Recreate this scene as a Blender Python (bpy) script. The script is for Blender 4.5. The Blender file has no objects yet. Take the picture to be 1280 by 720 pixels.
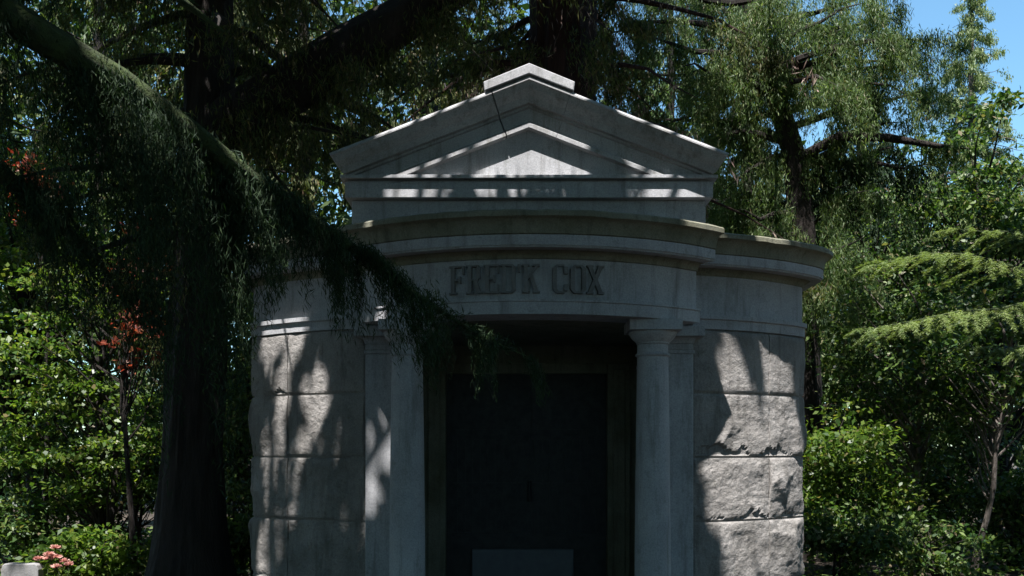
import bpy, math, random
import numpy as np
from mathutils import Vector, noise as mnoise

# ------------------------------------------------------------------ camera, sky, sun, exposure
scene = bpy.context.scene
col = scene.collection
F = 1230.0                                   # focal length in pixels of a 1280 wide frame
CX, CZ = -0.14, 1.6
cam_d = bpy.data.cameras.new('camera')
cam_d.sensor_width = 36.0
cam_d.lens = 36.0 * F / 1280.0
cam_d.shift_y = 200.0 / 1280.0
cam_d.clip_start = 0.05
cam_d.clip_end = 600.0
cam = bpy.data.objects.new('camera', cam_d)
cam.location = (CX, 0, CZ)
cam.rotation_euler = (math.radians(90), 0, 0)
col.objects.link(cam)
scene.camera = cam

SUN_TO = Vector((-0.13, -0.40, 1.0)).normalized()      # towards the sun: high, behind the camera, a little left
world = bpy.data.worlds.new('World')
scene.world = world
world.use_nodes = True
wn = world.node_tree
sky = wn.nodes.new('ShaderNodeTexSky')
sky.sky_type = 'NISHITA'
sky.sun_disc = False
sky.sun_elevation = math.asin(SUN_TO.z)
sky.sun_rotation = math.atan2(SUN_TO.x, SUN_TO.y)
sky.air_density = 1.0
sky.dust_density = 0.3
sky.ozone_density = 0.3
wb = wn.nodes.new('ShaderNodeMix')                     # the camera's cool white balance
wb.data_type, wb.blend_type = 'RGBA', 'MULTIPLY'
wb.inputs[0].default_value = 1.0
wb.inputs[7].default_value = (0.74, 1.02, 1.04, 1)
wn.links.new(sky.outputs[0], wb.inputs[6])
wn.links.new(wb.outputs[2], wn.nodes['Background'].inputs[0])
wn.nodes['Background'].inputs[1].default_value = 0.085
sun_d = bpy.data.lights.new('sun', 'SUN')
sun_d.energy = 5.0
sun_d.angle = math.radians(0.53)
sun_d.color = (1.0, 0.955, 0.93)
sun = bpy.data.objects.new('sun', sun_d)
sun.rotation_euler = SUN_TO.to_track_quat('Z', 'Y').to_euler()
sun.location = (-3, -8, 20)
col.objects.link(sun)
scene.view_settings.view_transform = 'Standard'
scene.view_settings.look = 'None'
scene.view_settings.gamma = 1.0
scene.view_settings.exposure = 1.5
scene.cycles.max_bounces = 6
scene.cycles.diffuse_bounces = 3
scene.cycles.glossy_bounces = 2
scene.cycles.transmission_bounces = 4

rng = np.random.default_rng(7)
random.seed(7)


def P(px, py, D):
    """point at depth D seen at pixel (px, py) of the 1280 x 720 photograph"""
    return np.array((CX + (px - 640.0) / F * D, D, CZ + (560.0 - py) / F * D))


# ------------------------------------------------------------------ materials
def new_mat(name):
    m = bpy.data.materials.new(name)
    m.use_nodes = True
    nt = m.node_tree
    return m, nt, nt.nodes['Principled BSDF']


def node(nt, kind, **kw):
    n = nt.nodes.new(kind)
    for k, v in kw.items():
        setattr(n, k, v)
    return n


def ramp(nt, stops, fac):
    r = node(nt, 'ShaderNodeValToRGB')
    e = r.color_ramp.elements
    while len(e) < len(stops):
        e.new(0.5)
    for i, (p, c) in enumerate(stops):
        e[i].position = p
        e[i].color = (c[0], c[1], c[2], 1)
    nt.links.new(fac, r.inputs[0])
    return r.outputs[0]


def noise_tex(nt, scale, detail=6, rough=0.6, stretch=None):
    tc = node(nt, 'ShaderNodeTexCoord')
    mp = node(nt, 'ShaderNodeMapping')
    if stretch:
        mp.inputs['Scale'].default_value = stretch
    nt.links.new(tc.outputs['Object'], mp.inputs[0])
    n = node(nt, 'ShaderNodeTexNoise')
    n.inputs['Scale'].default_value = scale
    n.inputs['Detail'].default_value = detail
    n.inputs['Roughness'].default_value = rough
    nt.links.new(mp.outputs[0], n.inputs[0])
    return n.outputs['Fac']


def mix(nt, fac, a, b, blend='MIX'):
    m = node(nt, 'ShaderNodeMix', data_type='RGBA', blend_type=blend)
    for i, v in ((0, fac), (6, a), (7, b)):
        if isinstance(v, (tuple, list)):
            m.inputs[i].default_value = (v[0], v[1], v[2], 1)
        elif isinstance(v, (int, float)):
            m.inputs[i].default_value = v
        else:
            nt.links.new(v, m.inputs[i])
    return m.outputs[2]


def stone_mat(name, base, dark, stain, bump=0.25, bscale=40):
    m, nt, b = new_mat(name)
    big = noise_tex(nt, 1.7, 8, 0.65)
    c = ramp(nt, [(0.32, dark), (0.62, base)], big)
    speck = noise_tex(nt, 90, 3, 0.7)
    c = mix(nt, 0.55, c, ramp(nt, [(0.35, (.55, .55, .55)), (0.6, (1.08, 1.06, 1.03))], speck), 'MULTIPLY')
    # rain streaks and lichen with a shape of their own
    streak = noise_tex(nt, 2.2, 7, 0.7, (5, 5, 0.6))
    c = mix(nt, ramp(nt, [(0.52, (0, 0, 0)), (0.72, (.75, .75, .75))], streak), c, stain)
    lich = noise_tex(nt, 9, 9, 0.75)
    c = mix(nt, ramp(nt, [(0.56, (0, 0, 0)), (0.68, (.65, .65, .65))], lich), c, (dark[0] * .55, dark[1] * .58, dark[2] * .5))
    nt.links.new(c, b.inputs['Base Color'])
    b.inputs['Roughness'].default_value = 0.85
    bp = node(nt, 'ShaderNodeBump')
    bp.inputs['Strength'].default_value = bump
    bp.inputs['Distance'].default_value = 0.02
    nt.links.new(noise_tex(nt, bscale, 8, 0.7), bp.inputs['Height'])
    nt.links.new(bp.outputs[0], b.inputs['Normal'])
    return m


M = {}
M['stone'] = stone_mat('dressed_granite', (.43, .442, .465), (.31, .32, .335), (.14, .142, .13), 0.18, 60)
M['cornice'] = stone_mat('weathered_cornice_granite', (.41, .42, .435), (.28, .285, .29), (.12, .115, .085), 0.25, 45)
M['stained_shaded'] = stone_mat('stained_shaded_granite', (.24, .24, .185), (.12, .12, .075), (.05, .05, .03), 0.3, 45)  # weather stain on cornices; inside the porch the dark tone stands for shade
M['rock'] = stone_mat('rock_faced_granite', (.33, .318, .305), (.18, .172, .16), (.085, .08, .07), 1.0, 20)
M['letter'] = stone_mat('letter_granite', (.22, .22, .22), (.14, .14, .14), (.08, .08, .075), 0.2, 60)


def plain(name, c0, c1, scale=8, rough=0.7, metal=0.0, bump=0.2, stretch=None):
    m, nt, b = new_mat(name)
    f = noise_tex(nt, scale, 7, 0.65, stretch)
    nt.links.new(ramp(nt, [(0.3, c0), (0.7, c1)], f), b.inputs['Base Color'])
    b.inputs['Roughness'].default_value = rough
    b.inputs['Metallic'].default_value = metal
    bp = node(nt, 'ShaderNodeBump')
    bp.inputs['Strength'].default_value = bump
    bp.inputs['Distance'].default_value = 0.03
    nt.links.new(noise_tex(nt, scale * 3, 6, 0.7, stretch), bp.inputs['Height'])
    nt.links.new(bp.outputs[0], b.inputs['Normal'])
    return m


M['bronze'] = plain('dark_bronze', (.018, .021, .024), (.045, .048, .05), 12, 0.55, 0.6, 0.1)
M['kick'] = plain('grey_metal', (.09, .105, .125), (.13, .15, .17), 9, 0.6, 0.2, 0.1)
M['bark'] = plain('dark_bark', (.009, .007, .006), (.034, .026, .021), 5, 0.95, 0, 1.0, (3, 3, .5))
M['redbark'] = plain('red_brown_bark', (.014, .007, .005), (.052, .022, .016), 5, 0.95, 0, 1.0, (4, 4, .4))
M['palebark'] = plain('pale_bark', (.06, .05, .042), (.2, .17, .15), 7, 0.9, 0, 0.8, (2, 2, .6))
M['moss'] = plain('mossy_bark', (.02, .026, .011), (.07, .11, .028), 14, 0.95, 0, 1.0)
M['soil'] = plain('soil_with_leaf_litter', (.018, .014, .01), (.07, .052, .036), 2.5, 0.95, 0, 0.8)
M['headstone'] = stone_mat('pale_headstone', (.30, .30, .31), (.2, .2, .2), (.2, .2, .18), 0.2, 50)


def leaf_mat(name, stops, trans=0.35, rough=0.45, tcol=None):
    m, nt, b = new_mat(name)
    g = node(nt, 'ShaderNodeNewGeometry')
    c = ramp(nt, stops, g.outputs['Random Per Island'])
    big = noise_tex(nt, 0.9, 4, 0.6)
    c = mix(nt, 0.7, c, ramp(nt, [(0.3, (.6, .68, .7)), (0.7, (1.25, 1.2, 1.05))], big), 'MULTIPLY')
    nt.links.new(c, b.inputs['Base Color'])
    b.inputs['Roughness'].default_value = rough
    b.inputs['Specular IOR Level'].default_value = 0.35
    t = node(nt, 'ShaderNodeBsdfTranslucent')
    tc = mix(nt, 1.0, c, tcol or (1.7, 1.8, .8), 'MULTIPLY')
    nt.links.new(tc, t.inputs[0])
    ms = node(nt, 'ShaderNodeMixShader')
    ms.inputs[0].default_value = trans
    nt.links.new(b.outputs[0], ms.inputs[1])
    nt.links.new(t.outputs[0], ms.inputs[2])
    nt.links.new(ms.outputs[0], nt.nodes['Material Output'].inputs[0])
    return m


M['fir_dark'] = leaf_mat('dark_conifer_needles', [(0, (.008, .024, .011)), (.6, (.02, .046, .018)), (1, (.04, .07, .025))], .2, .75)
M['deodar'] = leaf_mat('grey_green_needles', [(0, (.028, .056, .014)), (.5, (.078, .138, .044)), (.9, (.15, .20, .075)), (1, (.13, .10, .06))], .35, .55)
M['redwood'] = leaf_mat('brown_green_needles', [(0, (.018, .03, .010)), (.5, (.06, .088, .022)), (.85, (.12, .13, .04)), (1, (.15, .10, .07))], .25, .6)
M['wood'] = leaf_mat('distant_green_leaves', [(0, (.012, .03, .010)), (.6, (.035, .065, .018)), (1, (.085, .12, .03))], .3, .6)
M['fir_pale'] = leaf_mat('pale_fir_needles', [(0, (.075, .12, .04)), (.5, (.15, .205, .075)), (1, (.22, .26, .12))], .3, .5)
M['maple'] = leaf_mat('bright_green_leaves', [(0, (.025, .065, .012)), (.5, (.07, .125, .02)), (.9, (.14, .19, .035)), (1, (.15, .12, .06))], .42, .4)
M['laurel'] = leaf_mat('glossy_green_leaves', [(0, (.012, .042, .010)), (.5, (.052, .10, .022)), (.9, (.12, .17, .045)), (1, (.16, .12, .08))], .3, .5)
M['red'] = leaf_mat('red_leaves', [(0, (.10, .02, .014)), (.6, (.20, .05, .03)), (1, (.26, .12, .06))], .4, .45, (1.8, 1.1, .8))
M['pink'] = leaf_mat('pink_petals', [(0, (.5, .22, .2)), (1, (.65, .4, .35))], .3, .5, (1.2, 1, 1))
M['dead'] = leaf_mat('dead_brown_sprays', [(0, (.08, .05, .04)), (.6, (.2, .14, .12)), (1, (.32, .25, .22))], .15, .8, (1.2, 1, .8))

# ------------------------------------------------------------------ mesh helpers
def link(name, me, mat, parent=None):
    o = bpy.data.objects.new(name, me)
    col.objects.link(o)
    if mat is not None and len(me.materials) == 0:
        me.materials.append(mat)
    if parent is not None:
        o.parent = parent
    return o


def thing(name, label, cat, loc=(0, 0, 0), group=None):
    o = bpy.data.objects.new(name, None)
    col.objects.link(o)
    o.location = loc
    o.empty_display_size = 0.3
    o['label'] = label
    o['category'] = cat
    if group:
        o['group'] = group
    return o


class MB:
    def __init__(self):
        self.v, self.f = [], []

    def add(self, vs, fs):
        k = len(self.v)
        self.v += [tuple(map(float, p)) for p in vs]
        self.f += [tuple(i + k for i in f) for f in fs]

    def box(self, x0, x1, y0, y1, z0, z1):
        self.add([(x0, y0, z0), (x1, y0, z0), (x1, y1, z0), (x0, y1, z0), (x0, y0, z1), (x1, y0, z1), (x1, y1, z1), (x0, y1, z1)],
                 [(0, 3, 2, 1), (4, 5, 6, 7), (0, 1, 5, 4), (1, 2, 6, 5), (2, 3, 7, 6), (3, 0, 4, 7)])

    def grid(self, rows, close_v=False, close_u=False, caps=False):
        """rows: list of equally long lists of points"""
        nu, nv = len(rows), len(rows[0])
        fs = []
        for i in range(nu if close_u else nu - 1):
            for j in range(nv if close_v else nv - 1):
                a, b = i, (i + 1) % nu
                c, d = j, (j + 1) % nv
                fs.append((a * nv + c, b * nv + c, b * nv + d, a * nv + d))
        if caps:
            fs.append(tuple(range(nv)))
            fs.append(tuple(range((nu - 1) * nv, nu * nv))[::-1])
        self.add([p for r in rows for p in r], fs)

    def lathe(self, prof, cx, cy, n=40):
        rows = []
        for k in range(n):
            a = 2 * math.pi * k / n
            rows.append([(cx + r * math.cos(a), cy + r * math.sin(a), z) for r, z in prof])
        self.grid(rows, close_u=True)

    def build(self, name, mat, parent=None, smooth=None, bevel=0, offset=(0, 0, 0)):
        me = bpy.data.meshes.new(name)
        me.from_pydata([(x - offset[0], y - offset[1], z - offset[2]) for x, y, z in self.v], [], self.f)
        import bmesh
        bm = bmesh.new()
        bm.from_mesh(me)
        bmesh.ops.recalc_face_normals(bm, faces=bm.faces)
        bm.to_mesh(me)
        bm.free()
        if smooth is not None:
            me.shade_smooth()
            if smooth > 0:
                me.set_sharp_from_angle(angle=math.radians(smooth))
        o = link(name, me, mat, parent)
        if bevel:
            b = o.modifiers.new('edge', 'BEVEL')
            b.width = bevel
            b.segments = 2
            b.limit_method = 'ANGLE'
            b.angle_limit = math.radians(40)
        return o


def quads_mesh(name, V):
    V = np.asarray(V, dtype=np.float32)
    n = len(V)
    me = bpy.data.meshes.new(name)
    me.vertices.add(n * 4)
    me.vertices.foreach_set('co', V.reshape(-1))
    me.loops.add(n * 4)
    me.loops.foreach_set('vertex_index', np.arange(n * 4, dtype=np.int32))
    me.polygons.add(n)
    me.polygons.foreach_set('loop_start', np.arange(0, n * 4, 4, dtype=np.int32))
    me.update(calc_edges=True)
    return me


def sweep(mb, path, prof, caps=True):
    """path: (x, y, nx, ny) stations; prof: closed loop of (outward offset, z)"""
    rows = []
    for x, y, nx, ny in path:
        r = []
        for k, (o, z) in enumerate(prof):
            w = mnoise.fractal(Vector((x * 7, y * 7, z * 9)), 1, 2, 3)
            o2 = o + (.0045 * w if o > 0 else 0)
            r.append((x + nx * o2, y + ny * o2, z + (.004 * w if o > .2 else 0)))
        rows.append(r)
    mb.grid(rows, close_v=True, caps=caps)


# ------------------------------------------------------------------ the mausoleum
MAUS = thing('mausoleum', 'grey granite mausoleum with a curved columned porch, a pediment and the raised name FRED\'K COX', 'mausoleum', (0, 9, 0))
MOFF = (0, 9, 0)


def part(mb, name, mat, parent=MAUS, smooth=None, bevel=0):
    off = MOFF
    o = mb.build(name, mat, None, smooth, bevel, off)
    o.parent = parent
    return o


YC, RB, TM = 9.18, 1.94, math.radians(42.5)


def bow(a0=-TM, a1=TM, n=56):
    return [(RB * math.sin(t), YC - RB * math.cos(t), math.sin(t), -math.cos(t)) for t in np.linspace(a0, a1, n)]


# bow entablature, each course of mouldings its own part
mb = MB()
sweep(mb, bow(), [(-.32, 2.583), (.035, 2.583), (.035, 2.672), (.045, 2.676), (.045, 2.690), (-.32, 2.690)])
part(mb, 'architrave', M['stone'], smooth=30)
mb = MB()
sweep(mb, bow(), [(-.32, 2.692), (.0, 2.692), (.0, 2.99), (-.32, 2.99)])
frieze = part(mb, 'frieze', M['stone'], smooth=30)


def cove(o0, z0, o1, z1, n=6, bulge=1):
    """quarter curve from (o0, z0) to (o1, z1)"""
    pts = []
    for k in range(n + 1):
        t = k / n * math.pi / 2
        pts.append((o0 + (o1 - o0) * (1 - math.cos(t)), z0 + (z1 - z0) * math.sin(t)) if bulge > 0 else
                   (o0 + (o1 - o0) * math.sin(t), z0 + (z1 - z0) * (1 - math.cos(t))))
    return pts


CORN = [(-.34, 2.992), (.012, 2.992)] + cove(.014, 2.996, .075, 3.045) + [(.17, 3.047), (.17, 3.062), (.18, 3.062), (.18, 3.132), (.175, 3.136)] + \
    cove(.185, 3.140, .255, 3.248, 6, 1) + [(.262, 3.252), (.262, 3.286), (.25, 3.298), (-.34, 3.33)]
def cornice_parts(path, dz, do, back, parent, prefix=''):
    bed = [(back, 2.992 + dz), (.012 + do, 2.992 + dz)] + [(o + do, z + dz) for o, z in cove(.014, 2.996, .075, 3.045)] + [(back, 3.045 + dz)]
    fas = [(back, 3.047 + dz), (.168 + do, 3.047 + dz), (.168 + do, 3.060 + dz), (.182 + do, 3.060 + dz), (.182 + do, 3.134 + dz), (back, 3.134 + dz)]
    top = [(back, 3.136 + dz), (.178 + do, 3.136 + dz)] + [(o + do, z + dz) for o, z in cove(.188, 3.142, .258, 3.246, 6, 1)] + \
        [(.266 + do, 3.25 + dz), (.266 + do, 3.284 + dz), (.254 + do, 3.296 + dz), (back, 3.328 + dz)]
    for nm, pr, mt in (('bed_moulding', bed, 'stained_shaded'), ('cornice_fascia', fas, 'stone'), ('cornice', top, 'stained_shaded')):
        mb = MB()
        sweep(mb, path, pr)
        part(mb, nm, M[mt], parent, smooth=32)


cornice_parts(bow(n=72), 0, 0, -.34, MAUS)

# raised slab-serif letters on the frieze
def stroke(kind, *a):
    return (kind,) + a


T, S = 0.026, 0.013          # stem width, serif thickness (of a letter 0.105 wide and 0.195 high)
GL = {
    'F': [(0.012, 0, .038, .195), (0, 0, .052, S), (0, .182, .105, .195), (.092, .135, .105, .182), (.038, .092, .07, .106), (.07, .075, .08, .122)],
    'R': [(.012, 0, .038, .195), (0, 0, .05, S), (0, .182, .085, .195), (.038, .088, .085, .101), (.072, .101, .097, .182), ('q', (.05, .088), (.075, .088), (.104, .0), (.078, .0)), (.078, 0, .115, S)],
    'E': [(.012, 0, .038, .195), (0, 0, .105, S), (0, .182, .105, .195), (.092, .135, .104, .182), (.092, S, .104, .06), (.038, .092, .068, .106), (.066, .075, .077, .122)],
    'D': [(.012, 0, .038, .195), (0, 0, .085, S), (0, .182, .085, .195), (.077, .02, .104, .175), ('q', (.085, .195), (.104, .175), (.077, .175), (.07, .182)), ('q', (.085, 0), (.07, S), (.077, .02), (.104, .02))],
    "'": [('q', (.0, .195), (.026, .195), (.018, .14), (.008, .14))],
    'K': [(.012, 0, .038, .195), (0, 0, .05, S), (0, .182, .05, .195), ('q', (.038, .085), (.038, .11), (.088, .182), (.105, .182)), ('q', (.052, .105), (.07, .128), (.112, .0), (.082, .0)), (.07, 0, .12, S), (.07, .182, .118, .195)],
    'C': [(0, .028, .028, .167), ('q', (0, .167), (.028, .167), (.04, .182), (.026, .195)), (.026, .182, .08, .195), ('q', (0, .028), (.026, 0), (.04, S), (.028, .028)), (.026, 0, .08, S), (.078, .13, .104, .18), (.078, .015, .104, .06)],
    'O': [(0, .028, .028, .167), (.08, .028, .108, .167), ('q', (0, .167), (.028, .167), (.04, .182), (.026, .195)), ('q', (0, .028), (.026, 0), (.04, S), (.028, .028)), (.026, .182, .082, .195), (.026, 0, .082, S), ('q', (.108, .167), (.082, .195), (.068, .182), (.08, .167)), ('q', (.108, .028), (.08, .028), (.068, S), (.082, 0))],
    'X': [('q', (.0, .0), (.03, 0), (.112, .195), (.082, .195)), ('q', (.0, .195), (.03, .195), (.112, 0), (.082, 0)), (-.005, 0, .042, S), (.074, 0, .118, S), (-.005, .182, .042, .195), (.074, .182, .118, .195)],
}
ADV = [('F', -.640), ('R', -.503), ('E', -.365), ('D', -.235), ("'", -.105), ('K', -.068), ('C', .165), ('O', .303), ('X', .437)]
LS = 0.95
lk = 0
for ch, x0 in ADV:
    mb = MB()
    for st in GL[ch]:
        if st[0] == 'q':
            pts = list(st[1:])
        else:
            pts = [(st[0], st[1]), (st[2], st[1]), (st[2], st[3]), (st[0], st[3])]
        dd = 0.030 + 0.0007 * (lk % 7)
        lk += 1
        fr, bk = [], []
        for u, v in pts:
            s = x0 * LS + u * 1.08
            a = s / RB
            z = 2.738 + v * 1.08
            for L, o in ((fr, dd), (bk, -.004)):
                L.append(((RB + o) * math.sin(a), YC - (RB + o) * math.cos(a), z))
        mb.add(fr + bk, [(0, 1, 2, 3), (7, 6, 5, 4), (0, 4, 5, 1), (1, 5, 6, 2), (2, 6, 7, 3), (3, 7, 4, 0)])
    part(mb, 'letter', M['letter'], frieze)

# porch ceiling
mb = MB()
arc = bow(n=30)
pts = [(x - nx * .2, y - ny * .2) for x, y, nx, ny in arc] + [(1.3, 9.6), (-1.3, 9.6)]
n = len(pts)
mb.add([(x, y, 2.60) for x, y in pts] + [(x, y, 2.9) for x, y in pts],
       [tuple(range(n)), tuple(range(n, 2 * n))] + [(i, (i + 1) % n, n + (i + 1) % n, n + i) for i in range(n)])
part(mb, 'porch_ceiling', M['stained_shaded'])

# columns on the bow
for s in (-1, 1):
    cx, cy = s * 0.955, 7.66
    mb = MB()
    prof = [(0, .42), (.142, .42)]
    for k in range(13):
        t = k / 12
        prof.append((.140 - .020 * t ** 1.6, .44 + t * 1.86))
    prof += [(.120, 2.305), (.132, 2.310), (.138, 2.320), (.132, 2.330), (.120, 2.336), (.119, 2.40), (0, 2.40)]
    mb.lathe(prof, cx, cy, 44)
    colo = part(mb, 'column', M['stone'], smooth=40)
    mb = MB()
    mb.lathe([(0, 2.402), (.121, 2.402), (.128, 2.408), (.128, 2.418), (.135, 2.424), (.160, 2.446), (.180, 2.476), (.186, 2.490), (.184, 2.500), (0, 2.5)], cx, cy, 44)
    mb.box(cx - .2, cx + .2, cy - .2, cy + .2, 2.502, 2.581)
    part(mb, 'capital', M['stone'], colo, smooth=40)
    mb = MB()
    mb.lathe([(0, .40), (.15, .40), (.16, .395), (.175, .38), (.175, .36), (.165, .345), (.19, .33), (.2, .31), (0, .31)], cx, cy, 40)
    mb.box(cx - .21, cx + .21, cy - .21, cy + .21, .302, .312)
    part(mb, 'column_base', M['stone'], colo, smooth=40)

# square pilasters at the ends of the bow
for s in (-1, 1):
    def bx(m, a, b, y0, y1, z0, z1):
        m.box(min(s * a, s * b), max(s * a, s * b), y0, y1, z0, z1)
    mb = MB()
    bx(mb, 1.075, 1.325, 7.95, 9.55, .3, 2.36)
    bx(mb, 1.065, 1.335, 7.94, 9.54, 2.361, 2.39)
    bx(mb, 1.075, 1.325, 7.95, 9.55, 2.391, 2.44)
    pl = part(mb, 'pilaster', M['stone'], bevel=.006)
    mb = MB()
    prof = [(.0, 2.441)] + [(o, z) for o, z in cove(.005, 2.443, .06, 2.495, 5, 1)]
    sq = [(1.075, 7.95), (1.325, 7.95), (1.325, 8.6), (1.075, 8.6)]
    rows = []
    for o, z in prof:
        rows.append([(s * (x + (o if x > 1.2 else -o)), y - (o if y < 8 else -o), z) for x, y in sq])
    mb.grid(rows, close_v=True, caps=True)
    bx(mb, 1.0, 1.405, 7.87, 8.6, 2.497, 2.58)
    part(mb, 'capital', M['stone'], pl, bevel=.004)

# the curved wings
def wing_path(s, n=18, back=11.2):
    A, B = np.array((1.33, 8.02)), np.array((2.40, 8.62))
    ch = B - A
    L = np.hypot(*ch)
    half = math.radians(16)
    R = L / (2 * math.sin(half))
    base = math.atan2(ch[1], ch[0])
    pts = []
    p = A.copy()
    a0 = base - half
    N0 = np.array((math.sin(a0), -math.cos(a0)))
    C = A - N0 * R
    for k in range(n + 1):
        a = a0 + 2 * half * k / n
        Nn = np.array((math.sin(a), -math.cos(a)))
        q = C + Nn * R
        pts.append((q[0], q[1], Nn[0], Nn[1]))
    # rounded corner to the side wall
    a1 = a0 + 2 * half
    r = 0.10
    C2 = B - np.array((math.sin(a1), -math.cos(a1))) * r
    for k in range(1, 7):
        a = a1 + (math.pi / 2 - a1) * k / 6
        Nn = np.array((math.sin(a), -math.cos(a)))
        q = C2 + Nn * r
        pts.append((q[0], q[1], Nn[0], Nn[1]))
    x, y = pts[-1][0], pts[-1][1]
    for yy in (9.0, 9.5, 10, 10.5, back):
        pts.append((x, yy, 1, 0))
    return [(s * x, y, s * nx, ny) for x, y, nx, ny in pts]


def path_at(path, s):
    acc = 0
    for (x0, y0, a0, b0), (x1, y1, a1, b1) in zip(path, path[1:]):
        d = math.hypot(x1 - x0, y1 - y0)
        if acc + d >= s:
            t = (s - acc) / d
            n = np.array((a0 + (a1 - a0) * t, b0 + (b1 - b0) * t))
            n /= np.hypot(*n)
            return x0 + (x1 - x0) * t, y0 + (y1 - y0) * t, n[0], n[1]
        acc += d
    return path[-1]


def path_len(path):
    return sum(math.hypot(b[0] - a[0], b[1] - a[1]) for a, b in zip(path, path[1:]))


COURSES = [(2.054, 2.566, .045), (1.530, 2.046, .075), (1.004, 1.522, .085), (.478, .996, .085), (.0, .470, .08)]
WCORN = [(o, z) for o, z in CORN if o > -.3]
for s in (-1, 1):
    path = wing_path(s)
    tot = path_len(path)
    dense = [path_at(path, t) for t in np.linspace(0, tot - 1e-4, 90)]
    # backing wall
    mb = MB()
    sweep(mb, dense, [(-.18, 0), (-.012, 0), (-.012, 2.57), (-.18, 2.57)])
    wall = part(mb, 'wing_wall', M['rock'])
    # rock-faced blocks in courses
    mb = MB()
    for ci, (z0, z1, amp) in enumerate(COURSES):
        joints = [0.0, .765, 1.36, 2.1, 2.85, tot - .01] if ci % 2 == 0 else [0.0, .765, 1.36, 1.75, 2.5, 3.2, tot - .01]
        for ji, (s0, s1) in enumerate(zip(joints, joints[1:])):
            if s1 - s0 < .1:
                continue
            near = s0 < 1.4
            nu, nv = (int((s1 - s0) / .016) + 4, 34) if near else (12, 8)
            g = .0045
            planes = [(random.uniform(.72, 1.15), random.uniform(-2.3, 2.3), random.uniform(-2.6, 2.6), random.random(), random.random()) for _ in range(14)]
            seed = random.uniform(0, 50)
            us = np.linspace(0, 1, nu)
            vs = np.linspace(0, 1, nv)
            rows = []
            for iu, u in enumerate(us):
                r = []
                for iv, v in enumerate(vs):
                    ss = s0 + g + (s1 - s0 - 2 * g) * u
                    zz = z0 + g + (z1 - z0 - 2 * g) * v
                    x, y, nx, ny = path_at(path, ss)
                    du = min(u, 1 - u) * (s1 - s0)
                    dv = min(v, 1 - v) * (z1 - z0)
                    edge_u = min(1, du / .045) if 0 < ji or u > .5 else min(1, du / .02)
                    if ji == 0 and u > .5 or ji == 1 and u < .5:
                        edge_u = min(1, .55 + du / .03)
                    edge = min(1, max(0, edge_u)) * min(1, dv / .06)
                    edge = math.sqrt(max(0, 1 - (1 - edge) ** 2))
                    fac = min(a + b * (u - cu) * (s1 - s0) * 1.6 + c * (v - cv) * .55 for a, b, c, cu, cv in planes)
                    nz = mnoise.fractal(Vector((ss * 3.2 + seed, zz * 3.6, s * 7.0)), 0.9, 2.1, 5)
                    rid = abs(mnoise.noise(Vector((ss * 5.5, zz * 8.5 + seed, 3.1 + s)))) 
                    chip = 0
                    if near and (ci in (1, 2) and s > 0 or ci in (0, 3) and s < 0 and ss > .8):
                        c0 = mnoise.fractal(Vector((ss * 7.0 + seed * 3, 0.3, ci)), .8, 2.1, 4)
                        lim = .07 + .17 * c0
                        if v < lim:
                            chip = -.05 * min(1, (lim - v) / .04)
                    d = edge * (.008 + amp * (max(0, fac) * 1.05 + .22 * nz) + chip)
                    d = max(d, -.008)
                    r.append((x + nx * d, y + ny * d, zz))
                rows.append(r)
            # skirt back into the wall
            rows = [[(p[0] - path_at(path, s0 + g)[2] * .02, p[1] - path_at(path, s0 + g)[3] * .02, p[2]) for p in rows[0]]] + rows + \
                   [[(p[0] - path_at(path, s1 - g)[2] * .02, p[1] - path_at(path, s1 - g)[3] * .02, p[2]) for p in rows[-1]]]
            rows2 = []
            for k, r in enumerate(rows):
                u = min(max((k - 1) / (nu - 1), 0), 1)
                q = path_at(path, s0 + g + (s1 - s0 - 2 * g) * u)
                rows2.append([(r[0][0] - q[2] * .02, r[0][1] - q[3] * .02, r[0][2])] + r + [(r[-1][0] - q[2] * .02, r[-1][1] - q[3] * .02, r[-1][2])])
            mb.grid(rows2)
    part(mb, 'rusticated_stonework', M['rock'], wall)
    mb = MB()
    sweep(mb, dense, [(-.18, 2.573), (.012, 2.573), (.012, 2.648), (.03, 2.655), (.03, 2.690), (-.18, 2.690)])
    part(mb, 'wing_architrave', M['stone'], wall, smooth=30)
    mb = MB()
    sweep(mb, dense, [(-.18, 2.693), (-.01, 2.693), (-.01, 3.01), (-.18, 3.01)])
    part(mb, 'wing_frieze', M['stone'], wall, smooth=30)
    cornice_parts(dense, .018, -.014, -.18, wall)
    mb = MB()
    poly = [(x - nx * .02, y - ny * .02) for x, y, nx, ny in dense] + [(s * 1.3, 11.2)]
    n = len(poly)
    mb.add([(x, y, 3.348) for x, y in poly] + [(x, y, 3.05) for x, y in poly], [tuple(range(n)), tuple(range(n, 2 * n))] + [(i, (i + 1) % n, n + (i + 1) % n, n + i) for i in range(n)])
    part(mb, 'wing_roof', M['cornice'], wall)

# main block behind, porch back wall with door opening
mb = MB()
mb.box(-1.48, 1.48, 8.23, 11.19, 3.0, 3.672)
part(mb, 'attic_block', M['stone'], bevel=.006)
mb = MB()
mb.box(-1.525, 1.525, 8.15, 11.24, 3.674, 3.806)
mb.box(-1.505, 1.505, 8.18, 11.22, 3.806, 3.826)
mb.box(-1.56, 1.56, 8.115, 11.25, 3.826, 3.856)
part(mb, 'pediment_base_course', M['stone'], bevel=.005)
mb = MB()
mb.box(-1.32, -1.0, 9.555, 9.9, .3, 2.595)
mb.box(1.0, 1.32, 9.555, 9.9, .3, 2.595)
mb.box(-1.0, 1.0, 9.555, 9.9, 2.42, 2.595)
part(mb, 'porch_back_wall', M['stained_shaded'])  # porch shade put into the stone colour, as on ceiling and frame
mb = MB()
mb.box(-2.3, 2.3, 11.0, 11.19, 0, 3.0)
part(mb, 'rear_wall', M['stone'])
mb = MB()
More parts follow.
